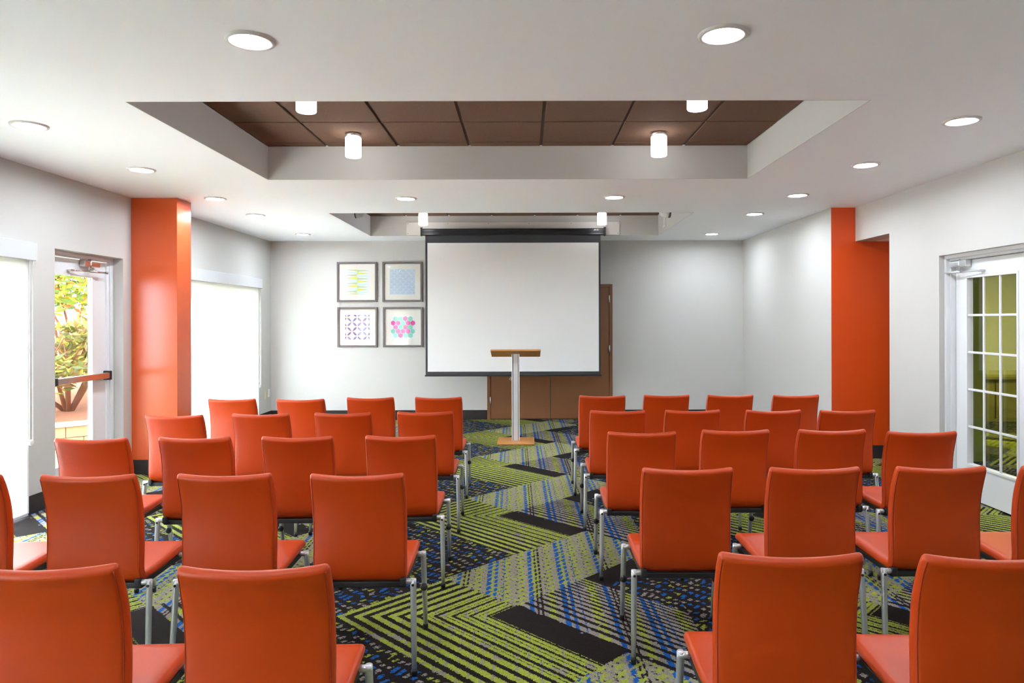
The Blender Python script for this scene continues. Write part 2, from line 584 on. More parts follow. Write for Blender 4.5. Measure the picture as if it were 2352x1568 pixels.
box(bm, XR1 + 0.2, 8.3, YF, YB, 2.348, 2.5)
struct(obj('ceiling_corridor', bm, M['ceil']), 'low ceiling of the passage beyond the right wall', 'ceiling')

# orange column on the left
bm = new()
box(bm, XL, -3.42, 6.89, 7.18, 0, ZC)
struct(obj('column', bm, M['orange_l']), 'glossy orange square column between exit door and far window', 'column')

# baseboards (dark carpet base)
BH, BT = 0.142, 0.012
bm = new()
for a, b_ in ((WN[1] + 0.03, WD[0]), (WD[1], 6.89), (7.18, WF[0]), (WF[1] + 0.03, YB)):
    box(bm, XL, XL + BT, a, b_, 0, BH, bev=0.003)
box(bm, XL, -3.42 + BT, 6.89 - BT, 6.89, 0, BH, bev=0.003)
box(bm, -3.42, -3.42 + BT, 6.89, 7.18 + BT, 0, BH, bev=0.003)
struct(obj('baseboard_left', bm, M['base']), 'charcoal carpet base along the left wall', 'baseboard')
bm = new()
box(bm, XL + BT, -0.578, YB - BT, YB, 0, BH, bev=0.003)
box(bm, 1.328, XR2 - BT, YB - BT, YB, 0, BH, bev=0.003)
struct(obj('baseboard_back', bm, M['base']), 'charcoal carpet base along the back wall', 'baseboard')
bm = new()
box(bm, XR2 - BT, XR2, 7.6, YB - BT, 0, BH, bev=0.003)
box(bm, XR2 - BT, 4.62, 7.592 - BT, 7.592, 0, BH, bev=0.003)
box(bm, XR1 - BT, XR1, RD[1], 6.886, 0, BH, bev=0.003)
box(bm, XR1 - BT, XR1, YF, RD[0], 0, BH, bev=0.003)
struct(obj('baseboard_right', bm, M['base']), 'charcoal carpet base along the right wall', 'baseboard')

# ------------------------------------------------------------------ windows in the left wall
def window(n, y0, y1, label):
    root = struct(empty('window_%d' % n, (XL - 0.1, (y0 + y1) / 2, 0)), label, 'window')
    L = (y1 - y0) / 2
    bm = new()
    fw = 0.05
    box(bm, -0.05, 0.03, -L, -L + fw, 0, ZW)
    box(bm, -0.05, 0.03, L - fw, L, 0, ZW)
    box(bm, -0.05, 0.03, -L + fw, L - fw, ZW - fw, ZW)
    box(bm, -0.05, 0.03, -L + fw, L - fw, 0, fw)
    box(bm, -0.04, 0.02, -L + fw, L - fw, 0.50, 0.56)
    k = 3
    for i in range(1, k):
        yy = -L + 2 * L * i / k
        box(bm, -0.04, 0.02, yy - 0.022, yy + 0.022, fw, 0.50)
        box(bm, -0.04, 0.02, yy - 0.022, yy + 0.022, 0.56, ZW - fw)
    obj('window_frame', bm, M['white'], root)
    bm = new()
    box(bm, -0.013, -0.007, -L + fw, L - fw, fw, ZW - fw)
    obj('window_glass', bm, M['glass'], root)
window(1, *WN, 'near left window behind a sheer roller shade')
window(2, *WF, 'far left window beyond the orange column behind a sheer roller shade')
window(3, *WR, 'left window beside the camera behind a sheer roller shade')

def roller_shade(y0, y1, label, chain_y=None):
    root = tag(empty('roller_shade', (XL, (y0 + y1) / 2, 1.97)), label, 'window shade', 'sheer roller shades on the left wall')
    L = (y1 - y0) / 2
    bm = new()
    box(bm, 0.001, 0.085, -L, L, 0.005, 0.142, bev=0.003)
    v = obj('valance', bm, M['valance'], root)
    bm = new()
    box(bm, 0.012, 0.080, -L, -L + 0.0, 0.0, 0.001) if False else None
    box(bm, 0.001, 0.086, L, L + 0.008, 0.0, 0.146, bev=0.002)
    obj('end_cap', bm, M['plate'], v)
    # cloth: thin double-curved sheet with a faint ripple
    bm = new()
    N = 60
    rows = [0.01, -0.5, -1.0, -1.5, -1.935]
    vs = []
    for z in rows:
        vs.append([bm.verts.new((0.052 + 0.0025 * math.sin(i * 0.9) * (-z / 2), -L + 0.03 + (2 * L - 0.09) * i / N, z)) for i in range(N + 1)])
    for A, B in zip(vs, vs[1:]):
        for i in range(N):
            bm.faces.new((A[i], A[i + 1], B[i + 1], B[i])).smooth = True
    obj('shade_cloth', bm, M['shade'], root)
    bm = new()
    box(bm, 0.042, 0.062, -L + 0.03, L - 0.06, -1.955, -1.93, bev=0.004)
    obj('bottom_bar', bm, M['valance'], root)
    bm = new()
    box(bm, 0.001, 0.028, L - 0.052, L - 0.008, -1.95, 0.01)
    obj('side_channel', bm, M['white'], root)
    if chain_y is not None:
        bm = new()
        zc, rr = chain_y, 0.018
        pts = [(0.066, L - 0.032 - rr, 0.0)]
        pts += [(0.066, L - 0.032 - rr * math.cos(a), zc - rr * math.sin(a)) for a in [PI * k / 8 for k in range(9)]]
        pts += [(0.066, L - 0.032 + rr, 0.0)]
        tube(bm, pts, 0.0028, 6)
        ch = obj('chain', bm, M['cord'], root)
        bm = new()
        lathe(bm, [(0.001, -0.006), (0.022, -0.006), (0.024, 0), (0.022, 0.006), (0.001, 0.006)], (0.066, L - 0.032, zc), 20, axis='X')
        obj('chain_weight', bm, M['plate'], ch)
    return root
roller_shade(3.22, 5.43, 'sheer white roller shade at the left edge, nearer than the exit door', -1.40)
roller_shade(7.19, 10.10, 'sheer white roller shade beyond the orange column, with white valance', -1.40)
roller_shade(-1.7, 0.72, 'sheer white roller shade on the left wall beside the camera')

# ------------------------------------------------------------------ door_1: glazed exit door in the left wall
d1 = struct(empty('door_1', (XL, (WD[0] + WD[1]) / 2, 0)), 'white glazed exit door in the left wall with push bar', 'door')
def sub(o, loc):      # place a world-coordinate mesh under a root at loc
    o.location = (-loc[0], -loc[1], -loc[2])
    return o
L1 = d1.location[:]
bm = new()
box(bm, -4.07, -3.975, 6.665, 6.75, 0, ZD)
box(bm, -4.07, -3.975, 5.77, 5.80, 0, ZD)
box(bm, -4.07, -3.975, 5.80, 6.665, 2.06, ZD)
box(bm, -3.975, -3.962, 6.70, 6.75, 0, ZD, bev=0.002)
box(bm, -3.975, -3.962, 5.77, 6.70, 2.075, ZD, bev=0.002)
box(bm, -4.07, -3.90, 5.80, 6.665, 0, 0.018)
sub(obj('door_frame', bm, M['white'], d1), L1)
bm = new()
xa, xb = -4.035, -3.99
box(bm, xa, xb, 5.805, 5.90, 0.02, 2.055)
box(bm, xa, xb, 6.47, 6.66, 0.02, 2.055)
box(bm, xa, xb, 5.90, 6.47, 1.905, 2.055)
box(bm, xa, xb, 5.90, 6.47, 0.02, 0.255)
box(bm, xb - 0.001, xb + 0.007, 6.455, 6.485, 0.255, 1.905, bev=0.002)
leaf1 = sub(obj('door_leaf', bm, M['white'], d1), L1)
def subleaf(o): return o
bm = new()
box(bm, -4.016, -4.010, 5.90, 6.47, 0.255, 1.905)
obj('door_glass', bm, M['doorglass'], leaf1)
bm = new()
box(bm, -3.975, -3.925, 5.86, 6.63, 0.965, 1.02, bev=0.006)
box(bm, -3.99, -3.975, 5.86, 5.92, 0.95, 1.035, bev=0.004)
obj('push_bar', bm, M['steel'], leaf1)
bm = new()
box(bm, -3.99, -3.92, 6.625, 6.655, 0.95, 1.035, bev=0.005)
box(bm, -3.99, -3.918, 5.855, 5.885, 0.96, 1.025, bev=0.004)
obj('push_bar_end', bm, [M['black']], leaf1)

def closer(bmA, x, y, z, s, sy):
    # s: direction into the room along x, sy: direction of the body along y
    def bx(a, b_, c, d, e, f, bev=0.003, mi=0):
        box(bmA, min(x + s * a, x + s * b_), max(x + s * a, x + s * b_), min(y + sy * c, y + sy * d), max(y + sy * c, y + sy * d), z + e, z + f, bev=bev, mi=mi)
    bx(0, 0.006, -0.03, 0.13, 0.03, 0.09, 0.001)
    bx(0.006, 0.055, -0.03, 0.05, -0.025, 0.030, 0.003)
    bx(0.006, 0.060, 0.05, 0.20, -0.022, 0.028, 0.012)
    lathe(bmA, [(0.016, -0.05), (0.016, 0.045)], (x + s * 0.035, y + sy * 0.07, z), 16)
    e = Vector((x + s * 0.07, y + sy * 0.27, z - 0.065))
    tube(bmA, [(x + s * 0.035, y + sy * 0.07, z - 0.05), (x + s * 0.05, y + sy * 0.12, z - 0.06), e], 0.006, 8)
    tube(bmA, [e, (x + s * 0.06, y + sy * 0.03, z - 0.068)], 0.009, 8)
    tube(bmA, [(x + s * 0.06, y + sy * 0.03, z - 0.068), (x + s * 0.03, y - sy * 0.16, z - 0.070)], 0.0055, 8)
    lathe(bmA, [(0.013, -0.012), (0.013, 0.012)], e, 12)
    bx(0.0, 0.04, -0.20, -0.15, -0.078, -0.062, 0.002)
bm = new()
closer(bm, -3.99, 6.30, 2.02, 1, 1)
obj('door_closer', bm, M['steel'], leaf1)

# ------------------------------------------------------------------ door_2: white french door in the right wall
d2 = struct(empty('door_2', (XR1, 5.55, 0)), 'white french door with fifteen panes in the right wall', 'door')
L2 = d2.location[:]
bm = new()
box(bm, 3.66, 3.78, 6.02, 6.06, 0, 2.05)
box(bm, 3.66, 3.78, 5.03, 5.07, 0, 2.05)
box(bm, 3.66, 3.78, 5.07, 6.02, 2.0, 2.05)
box(bm, 3.625, 3.66, 6.035, 6.06, 0, 2.05, bev=0.002)
box(bm, 3.625, 3.66, 5.03, 6.035, 2.02, 2.05, bev=0.002)
sub(obj('door_frame', bm, M['white'], d2), L2)
bm = new()
xa, xb = 3.70, 3.745
ga, gb, gz0, gz1 = 5.27, 5.86, 0.30, 1.845
box(bm, xa, xb, 5.075, ga, 0.012, 1.995)
box(bm, xa, xb, gb, 6.015, 0.012, 1.995)
box(bm, xa, xb, ga, gb, gz1, 1.995)
box(bm, xa, xb, ga, gb, 0.012, gz0)
for y0, y1, z0, z1 in ((ga - 0.02, ga, gz0 - 0.02, gz1 + 0.02), (gb, gb + 0.02, gz0 - 0.02, gz1 + 0.02), (ga, gb, gz1, gz1 + 0.02), (ga, gb, gz0 - 0.02, gz0)):
    box(bm, xa - 0.007, xa + 0.001, y0, y1, z0, z1, bev=0.002)
leaf2 = sub(obj('door_leaf', bm, M['white'], d2), L2)
bm = new()
for k in (1, 2):
    yy = ga + (gb - ga) * k / 3
    box(bm, xa + 0.002, xa + 0.014, yy - 0.009, yy + 0.009, gz0, gz1, bev=0.002)
for k in range(1, 5):
    zz = gz0 + (gz1 - gz0) * k / 5
    box(bm, xa + 0.0015, xa + 0.0135, ga, gb, zz - 0.009, zz + 0.009, bev=0.002)
obj('muntin_bars', bm, M['white'], leaf2)
bm = new()
box(bm, xa + 0.020, xa + 0.025, ga, gb, gz0, gz1)
obj('door_glass', bm, M['glass'], leaf2)
bm = new()
closer(bm, 3.70, 5.83, 1.965, -1, 1)
obj('door_closer', bm, M['metal'], leaf2)

# passage seen through the french door
bm = new()
box(bm, 4.78, 8.1, 7.43, 7.445, 0.0, 2.348)
gp = tag(obj('glass_partition', bm, M['green_glass']), 'green tinted glass partition seen through the french door on the right', 'partition')
bm = new()
box(bm, 4.70, 4.84, 7.40, 7.46, 0.0, 2.0)
tag(obj('partition_post', bm, M['greenwall']), 'olive green post at the edge of the tinted partition', 'post')
bm = new()
box(bm, 5.2, 8.08, 10.30, YB - 0.001, 0.0, 0.62)
box(bm, 5.16, 8.09, 10.26, YB - 0.001, 0.62, 0.66, bev=0.004)
for xx in (6.9, 7.5):
    box(bm, xx, xx + 0.012, 10.29, 10.30, 0.05, 0.6, mi=1)
tag(obj('low_cabinet', bm, [M['counter'], M['black']]), 'long low cabinet against the wall beyond the tinted partition', 'cabinet')
bm = new()
box(bm, 5.5, 6.7, 8.7, 9.3, 2.33, 2.348)  # light panel added to brighten the room behind the partition
tag(obj('added_fill_panel', bm, mat('fill_panel_glow', (1, 1, 1), 0.5, emit=(1, 0.97, 0.9), estr=30.0)), 'added glowing panel lighting the room beyond the tinted partition', 'lamp')
bm = new()
box(bm, 4.6, 5.2, 4.2, 4.8, 2.33, 2.348)  # weaker panel, added to light the passage
tag(obj('added_fill_panel', bm, mat('fill_panel_glow_small', (1, 1, 1), 0.5, emit=(1, 0.97, 0.9), estr=6.0)), 'added glowing panel lighting the passage beyond the right wall', 'lamp')

# ------------------------------------------------------------------ door_3: brown double door behind the screen
d3 = struct(empty('door_3', (0.375, YB, 0)), 'brown painted double door partly behind the projection screen', 'door')
L3 = d3.location[:]
bm = new()
fx0, fx1, fz = -0.577, 1.326, 2.05
box(bm, fx0, fx0 + 0.048, YB - 0.045, YB + 0.0, 0, fz, bev=0.003)
box(bm, fx1 - 0.048, fx1, YB - 0.045, YB, 0, fz, bev=0.003)
box(bm, fx0 + 0.048, fx1 - 0.048, YB - 0.045, YB, fz - 0.048, fz, bev=0.003)
sub(obj('door_frame', bm, M['bdoor'], d3), L3)
mid = 0.378
for a, b_ in ((fx0 + 0.051, mid - 0.003), (mid + 0.003, fx1 - 0.051)):
    bm = new()
    box(bm, a, b_, YB - 0.035, YB - 0.001, 0.012, fz - 0.052, bev=0.002)
    if a < 0: box(bm, mid - 0.045, mid - 0.005, YB - 0.041, YB - 0.034, 0.012, fz - 0.055, bev=0.002)
    lf = sub(obj('door_leaf', bm, M['bdoor'], d3), L3)
    hx = fx0 + 0.049 if a < 0 else fx1 - 0.049
    for zz in (0.29, 1.07, 1.825):
        bm = new()
        tube(bm, [(hx, YB - 0.047, zz - 0.055), (hx, YB - 0.047, zz + 0.055)], 0.011, 10)
        obj('hinge', bm, M['metal'], lf)
bm = new()
box(bm, fx0 + 0.05, fx1 - 0.05, YB - 0.03, YB - 0.0005, 0.0, fz - 0.05)
sub(obj('door_shadow_gap', bm, M['black'], d3), L3)

# ------------------------------------------------------------------ projection screen
sc_ = tag(empty('projection_screen', (-0.17, 9.90, ZC)), 'large white pull-down projection screen with black border hanging before the back wall', 'projection screen')
LS = sc_.location[:]
ys = 9.90
bm = new()
prof = [(-0.035, 2.715), (-0.03, 2.705), (0.03, 2.705), (0.035, 2.72), (0.035, 2.785), (0.028, 2.797), (-0.028, 2.797), (-0.038, 2.785), (-0.038, 2.762), (-0.033, 2.758), (-0.033, 2.726)]
A = [bm.verts.new((-1.455, ys + p[0], p[1])) for p in prof]
B = [bm.verts.new((1.122, ys + p[0], p[1])) for p in prof]
n_ = len(prof)
for i in range(n_): bm.faces.new((A[i], A[(i + 1) % n_], B[(i + 1) % n_], B[i]))
bm.faces.new(A[::-1]); bm.faces.new(B)
case = sub(obj('screen_case', bm, M['case'], sc_), LS)
for xx in (-1.470, 1.120):
    bm = new()
    box(bm, xx, xx + 0.018, ys - 0.044, ys + 0.040, 2.695, 2.81, bev=0.004)
    box(bm, xx - 0.008, xx + 0.026, ys - 0.012, ys + 0.012, 2.806, 2.818, bev=0.002)
    obj('case_end_cap', bm, M['black'], case)
bm = new()
# small emblem on the case
ey = ys - 0.0392
for k in range(3):
    x0 = 0.972 + k * 0.012
    poly(bm, [(x0 - 0.008, ey, 2.766), (x0, ey, 2.766), (x0 + 0.016, ey, 2.782), (x0 + 0.010, ey, 2.782)])
poly(bm, [(1.010, ey, 2.766), (1.018, ey, 2.766), (1.028, ey, 2.784), (1.020, ey, 2.784)])
poly(bm, [(1.020, ey, 2.784), (1.044, ey, 2.784), (1.044, ey, 2.780), (1.020, ey, 2.780)])
poly(bm, [(1.014, ey, 2.770), (1.044, ey, 2.770), (1.044, ey, 2.766), (1.012, ey, 2.766)])
obj('emblem', bm, M['plate'], case)
bm = new()
yc = ys - 0.008
box(bm, -1.405, 1.067, yc, yc + 0.002, 0.735, 2.705)
fab = sub(obj('screen_border', bm, M['scrblack'], sc_), LS)
bm = new()
box(bm, -1.375, 1.040, yc - 0.0015, yc, 0.782, 2.598)
obj('screen_surface', bm, M['screen'], fab)
bm = new()
box(bm, -1.415, 1.077, yc - 0.010, yc + 0.012, 0.715, 0.737, bev=0.004)
sub(obj('bottom_bar', bm, M['case'], sc_), LS)
bm = new()
px = -0.205
pts = [(px, yc, 0.716), (px, yc, 0.69)]
tube(bm, pts, 0.004, 8)
tube(bm, [(px + 0.016 * math.cos(a), yc, 0.676 + 0.014 * math.sin(a)) for a in [2 * PI * k / 16 for k in range(16)]], 0.0035, 8, closed=True)
sub(obj('pull_ring', bm, M['metal'], sc_), LS)
for xx in (-1.461, 1.129):
    bm = new()
    for k in range(3):
        zc = 2.83 + k * 0.022
        hor = k % 2
        tube(bm, [(xx + (0 if hor else 0.012 * math.cos(a)), ys + (0.012 * math.cos(a) if hor else 0), zc + 0.014 * math.sin(a)) for a in [2 * PI * j / 14 for j in range(14)]], 0.0025, 6, closed=True)
    tube(bm, [(xx, ys, 2.885), (xx, ys + 0.03, 2.90), (xx, 10.005, 2.895)], 0.003, 6)
    sub(obj('hanging_hook', bm, M['metal'], sc_), LS)

bm = new()
box(bm, -1.69, 1.352, 10.008, 10.026, 2.722, 2.905, bev=0.001, seg=1)
for f in bm.faces:
    if abs(f.normal.y) < 0.5: f.material_index = 1
bd = tag(obj('mounting_board', bm, [M['ply'], M['plyedge']]), 'long white board screwed to the far tray face above the projection screen', 'board')
for xx in (-1.67, -1.10, -0.52, 0.06, 0.66, 1.33):
    for zz in ((2.745, 2.885) if abs(xx) > 1.3 else (2.885,)):
        bm = new()
        lathe(bm, [(0.005, -0.003), (0.004, 0.0)], (xx, 10.007, zz), 10, axis='Y')
        obj('screw', bm, M['frame'], bd)

# ------------------------------------------------------------------ lectern
lec = tag(empty('lectern', (-0.118, 8.66, 0)), 'oak topped lectern on a silver post standing in front of the projection screen', 'lectern')
bm = new()
box(bm, -0.222, 0.230, -0.22, 0.23, 0.0, 0.024, bev=0.010, seg=3)
obj('base', bm, M['oak'], lec)
bm = new()
box(bm, -0.029, 0.029, -0.022, 0.022, 0.024, 1.09)
for s in (-1, 1):
    x0, x1 = sorted((s * 0.036, s * 0.048))
    box(bm, x0, x1, -0.024, 0.024, 0.024, 1.09, bev=0.004)
post = obj('post', bm, M['alu'], lec)
bm = new()
for s in (-1, 1):
    x0, x1 = sorted((s * 0.029, s * 0.036))
    box(bm, x0, x1, -0.018, 0.018, 0.024, 1.09)
obj('post_groove', bm, M['groove'], post)
bm = new()
box(bm, -0.305, 0.305, -0.17, 0.18, -0.011, 0.011, bev=0.006, seg=3)
o = obj('reading_top', bm, M['oak'], lec, loc=(0.002, -0.02, 1.100), rot=(math.radians(-14.5), 0, 0))

# ------------------------------------------------------------------ lamps
bmr = new()
lathe(bmr, [(0.075, -0.001), (0.077, -0.007), (0.092, -0.012), (0.103, -0.008), (0.106, 0.0)], seg=48, caps=False)
bml = new()
lathe(bml, [(0.0005, -0.003), (0.077, -0.003), (0.077, -0.0005)], seg=48, caps=False)
dl0 = empty('recessed_ceiling_lamp')
obj('trim_ring', bmr, M['trimring'], dl0)
obj('lens', bml, M['lamp'], dl0)
DL = [
 (-1.185, 3.03, 'round recessed ceiling lamp nearer than the near tray, left of centre'),
 (0.845, 2.98, 'round recessed ceiling lamp nearer than the near tray, right of centre'),
 (-3.06, 4.33, 'round recessed ceiling lamp in the left strip, nearest of the left line'),
 (-3.06, 5.60, 'round recessed ceiling lamp in the left strip, second nearest, before the orange column'),
 (-3.06, 6.93, 'round recessed ceiling lamp in the left strip just beside the orange column'),
 (-3.08, 8.02, 'round recessed ceiling lamp in the left strip just beyond the orange column'),
 (-3.10, 9.79, 'round recessed ceiling lamp at the far left corner by the back wall'),
 (-1.176, 6.95, 'round recessed ceiling lamp between the two trays, left one'),
 (0.88, 6.90, 'round recessed ceiling lamp between the two trays, right one'),
 (2.67, 4.28, 'round recessed ceiling lamp in the right strip, nearest of the right line'),
 (2.67, 5.49, 'round recessed ceiling lamp in the right strip, second nearest, beyond the near lamp'),
 (2.655, 6.82, 'round recessed ceiling lamp in the right strip before the orange wall'),
 (2.625, 8.01, 'round recessed ceiling lamp in the right strip just beyond the orange wall'),
 (2.63, 9.86, 'round recessed ceiling lamp at the far right corner by the back wall'),
]
REAR_FILL = [(-3.06, 2.6), (2.67, 2.6), (-1.185, 0.6), (0.845, 0.6)]  # unseen lamps added to light the foreground, carrying on the ceiling rows
for i, (x, y, lab) in enumerate(DL + [(x, y, l_) for (x, y), l_ in zip(REAR_FILL, ('added out-of-view recessed lamp above the left front chairs, left side', 'added out-of-view recessed lamp above the right front chairs, right side', 'added out-of-view recessed lamp behind the camera, left one', 'added out-of-view recessed lamp behind the camera, right one'))]):
    o = dl0 if i == 0 else copy_tree(dl0)
    o.location = (x, y, ZC)
    tag(o, lab, 'ceiling lamp', 'recessed ceiling lamps' if i < len(DL) else 'added recessed lamps out of view')

pd0 = empty('cylinder_ceiling_lamp')
bm = new()
lathe(bm, [(0.001, 0.0), (0.058, 0.0), (0.060, -0.004), (0.060, -0.020), (0.052, -0.024), (0.052, -0.034), (0.001, -0.034)], seg=40)
obj('canopy', bm, M['steel'], pd0)
bm = new()
lathe(bm, [(0.001, -0.030), (0.058, -0.030), (0.0625, -0.036), (0.0625, -0.183), (0.058, -0.189), (0.001, -0.190)], seg=48)
obj('opal_shade', bm, M['opal'], pd0)
for i, (x, y, lab) in enumerate([
  (-1.370, 5.605, 'white cylinder lamp fixed to the brown tiles, left one wholly in view'),
  (1.072, 5.595, 'white cylinder lamp fixed to the brown tiles, right one wholly in view'),
  (-1.367, 4.39, 'white cylinder lamp cut by the near tray edge, left one'),
  (1.074, 4.36, 'white cylinder lamp cut by the near tray edge, right one'),
  (-1.392, 9.60, 'white cylinder lamp in the far tray above the left end of the screen'),
  (1.055, 9.60, 'white cylinder lamp in the far tray above the right end of the screen')]):
    o = pd0 if i == 0 else copy_tree(pd0)
    o.location = (x, y, ZT - 0.002)
    tag(o, lab, 'ceiling lamp', 'cylinder lamps in the ceiling trays')

# things on the far tray sides
def dome(name, x, y, z, s, label):
    bm = new()
    lathe(bm, [(0.085, 0.0), (0.088, s * 0.012), (0.080, s * 0.03)], (x, y, z), 32, axis='X')
    r = tag(obj(name, bm, M['frame']), label, 'wall fixture')
    bm = new()
    lathe(bm, [(0.080, s * 0.028), (0.083, s * 0.06), (0.078, s * 0.095), (0.060, s * 0.125), (0.034, s * 0.140), (0.004, s * 0.145)], (x, y, z), 32, axis='X')
    obj('dome', bm, M['plate'], r)
dome('wall_sensor', T2[0] + 0.005, 9.15, 2.925, 1, 'white domed sensor on the left side face of the far tray')
dome('wall_sensor', T2[1] - 0.005, 9.20, 2.93, -1, 'white domed sensor on the right side face of the far tray')
bm = new()
x_ = T2[1] - 0.005
box(bm, x_ - 0.012, x_, 9.46, 9.62, 2.77, 2.97, bev=0.004)
r = tag(obj('wall_vent', bm, M['plate']), 'white rectangular vent low on the right side of the far tray', 'vent')
bm = new()
for k in range(9):
    box(bm, x_ - 0.016, x_ - 0.011, 9.485, 9.595, 2.795 + k * 0.018, 2.801 + k * 0.018)
obj('louvre', bm, M['trimring'], r)
bm = new()
box(bm, x_ - 0.012, x_, 8.22, 8.60, 2.84, 2.97, bev=0.004)
r = tag(obj('wall_plate', bm, M['plate']), 'white plate on the right side of the far tray near its front edge', 'wall plate')
bm = new()
lathe(bm, [(0.006, 0.0), (0.005, -0.004)], (x_ - 0.012, 8.50, 2.87), 10, axis='X')
obj('screw', bm, M['frame'], r)

# outlets on the left wall by the corner
for y, z, m_, lab in ((10.44, 0.40, M['tan'], 'almond duplex outlet on the left wall near the far corner'), (10.575, 0.42, M['plate'], 'white blank plate on the left wall at the far corner')):
    bm = new()
    box(bm, XL, XL + 0.007, y - 0.035, y + 0.035, z - 0.058, z + 0.058, bev=0.002)
    r = tag(obj('outlet_plate', bm, m_), lab, 'outlet')
    if m_ is M['tan']:
        for dz in (-0.025, 0.025):
            bm = new()
            box(bm, XL + 0.006, XL + 0.010, y - 0.016, y + 0.016, z + dz - 0.014, z + dz + 0.014, bev=0.002)
            rr = obj('socket', bm, M['tan'], r)
            bm = new()
            for dy in (-0.006, 0.006):
                box(bm, XL + 0.0095, XL + 0.0105, y + dy - 0.0012, y + dy + 0.0012, z + dz - 0.005, z + dz + 0.006)
            obj('slot', bm, M['black'], rr)

# ------------------------------------------------------------------ framed prints
S = 1 / 987.0
def picture(cx, cz, label, builder, mats):
    r = tag(empty('framed_print', (cx, YB, cz)), label, 'framed picture', 'framed prints on the back wall')
    H = 0.304
    bm = new()
    fw = 0.030
    for a in (-1, 1):
        x0, x1 = sorted((a * H, a * (H - fw)))
        box(bm, x0, x1, -0.030, -0.001, -H, H, bev=0.002)
        box(bm, -H + fw, H - fw, -0.030, -0.001, x0, x1, bev=0.002)
    obj('frame', bm, M['frame'], r)
    bm = new()
    box(bm, -H + fw, H - fw, -0.012, -0.004, -H + fw, H - fw)
    obj('mat_board', bm, M['mat'], r)
    bm = new()
    builder(bm)
    obj('print', bm, mats, r)
    bm = new()
    box(bm, -H + fw, H - fw, -0.0200, -0.0185, -H + fw, H - fw)
    obj('picture_glass', bm, M['picglass'], r)
cmat = lambda n, c: mat(n, c, 0.8, spec=0.2)
PY = -0.0125
def quad(bm, x0, x1, z0, z1, mi=0, y=PY): poly(bm, [(x0, y, z0), (x1, y, z0), (x1, y, z1), (x0, y, z1)], mi)
def print1(bm):
    h = 0.188
    quad(bm, -h, h, -h, h, 0)
    seqL = [1, 2, 3] * 4
    for i in range(10):
        z = h - 0.003 - 0.0412 * i + 0.0
        zc = z if i else h
        k = [1, 2, 3][i % 3]
        a, b_ = min(h, z + 0.0195), max(-h, z - 0.0195)
        poly(bm, [(-0.001, PY - 0.0004, a), (-0.001, PY - 0.0004, b_), (-0.178, PY - 0.0004, max(-h, min(h, z)))], k)
        z2 = z - 0.0125
        k2 = [3, 1, 2][i % 3]
        a, b_ = min(h, z2 + 0.0195), max(-h, z2 - 0.0195)
        poly(bm, [(0.001, PY - 0.0004, a), (0.178, PY - 0.0004, max(-h, z2)), (0.001, PY - 0.0004, b_)], k2)
def print2(bm):
    h = 0.190
    quad(bm, -h, h, -h, h, 0)
    R_ = 0.058
    for j in range(-6, 6):
        for i in range(-3, 4):
            cx = i * 0.0885 + (0.044 if j % 2 else 0) + 0.01
            cz = j * 0.0415 - 0.012
            prev = None
            for k in range(17):
                a = math.radians(15 + 150 * k / 16)
                P_ = [(cx + rr * math.cos(a) * 1.05, cz + rr * math.sin(a) * 0.72) for rr in (R_, R_ - 0.0055)]
                if prev and all(abs(p[0]) < h and abs(p[1]) < h for p in P_ + prev):
                    poly(bm, [(p[0], PY - 0.0004, p[1]) for p in (prev[0], P_[0], P_[1], prev[1])], 1)
                prev = P_
def print3(bm):
    h = 0.188
    quad(bm, -h, h, -h, h, 0)
    for i in range(3):
        for j in range(3):
            cx = -0.160 + i * 0.154
            cz = 0.152 - j * 0.143
            for q in range(4):
                a = math.radians(45 + 90 * q)
                for sc, yy, mi in ((1.0, 0.0003, 1), (0.86, 0.0006, 2 + (i * 3 + j + q) % 2)):
                    pts = []
                    for t, wd in ((0.06, 0), (0.25, 0.30), (0.45, 0.40), (0.65, 0.30), (0.85, 0.12), (1.0, 0), (0.85, -0.12), (0.65, -0.30), (0.45, -0.40), (0.25, -0.30)):
                        l_ = 0.106 * (0.5 + (t - 0.5) * sc)
                        w_ = 0.040 * wd * sc * 1.1
                        x = cx + l_ * math.cos(a) - w_ * math.sin(a)
                        z = cz + l_ * math.sin(a) + w_ * math.cos(a)
                        pts.append((max(-h, min(h, x)), PY - yy, max(-h, min(h, z))))
                    uniq = []
                    for p in pts:
                        if not uniq or (Vector(p) - Vector(uniq[-1])).length > 1e-5: uniq.append(p)
                    if len(uniq) > 2: poly(bm, uniq, mi)
def print4(bm):
    h = 0.190
    quad(bm, -h, h, -h, h, 0)
    rows = [(985, [1100, 1172, 1246, 1320], 'TTPT'), (1048, [1062, 1135, 1209, 1283, 1357], 'PPTPP'), (1110, [1100, 1172, 1246, 1320], 'PTPT'),
            (1172, [1062, 1135, 1209, 1283, 1357], 'TPPPT'), (1235, [1100, 1172, 1246, 1320], 'TPTT')]
    for yy, xs, cs in rows:
        for xx, c in zip(xs, cs):
            cx, cz = (xx - 1209) * S, (1110 - yy) * S
            for r_, dy, mi in ((0.0385, 0.0003, 3 if c == 'P' else 2), (0.0345, 0.0006, 1 if c == 'P' else 2)):
                poly(bm, [(cx + r_ * math.sin(math.radians(60 * k)), PY - dy, cz + r_ * math.cos(math.radians(60 * k))) for k in range(6)], mi)
picture(-2.553, 2.092, 'square framed print of yellow, green and pale blue spikes, upper left of four', print1,
        [cmat('print_pale', (0.74, 0.78, 0.82)), cmat('print_yellow', (0.62, 0.64, 0.10)), cmat('print_pale_blue', (0.52, 0.70, 0.72)), cmat('print_sage', (0.43, 0.55, 0.35))])
picture(-1.863, 2.092, 'square framed print of a pale blue scallop pattern, upper right of four', print2,
        [cmat('print_blue', (0.48, 0.60, 0.76)), cmat('print_cream', (0.80, 0.78, 0.74))])
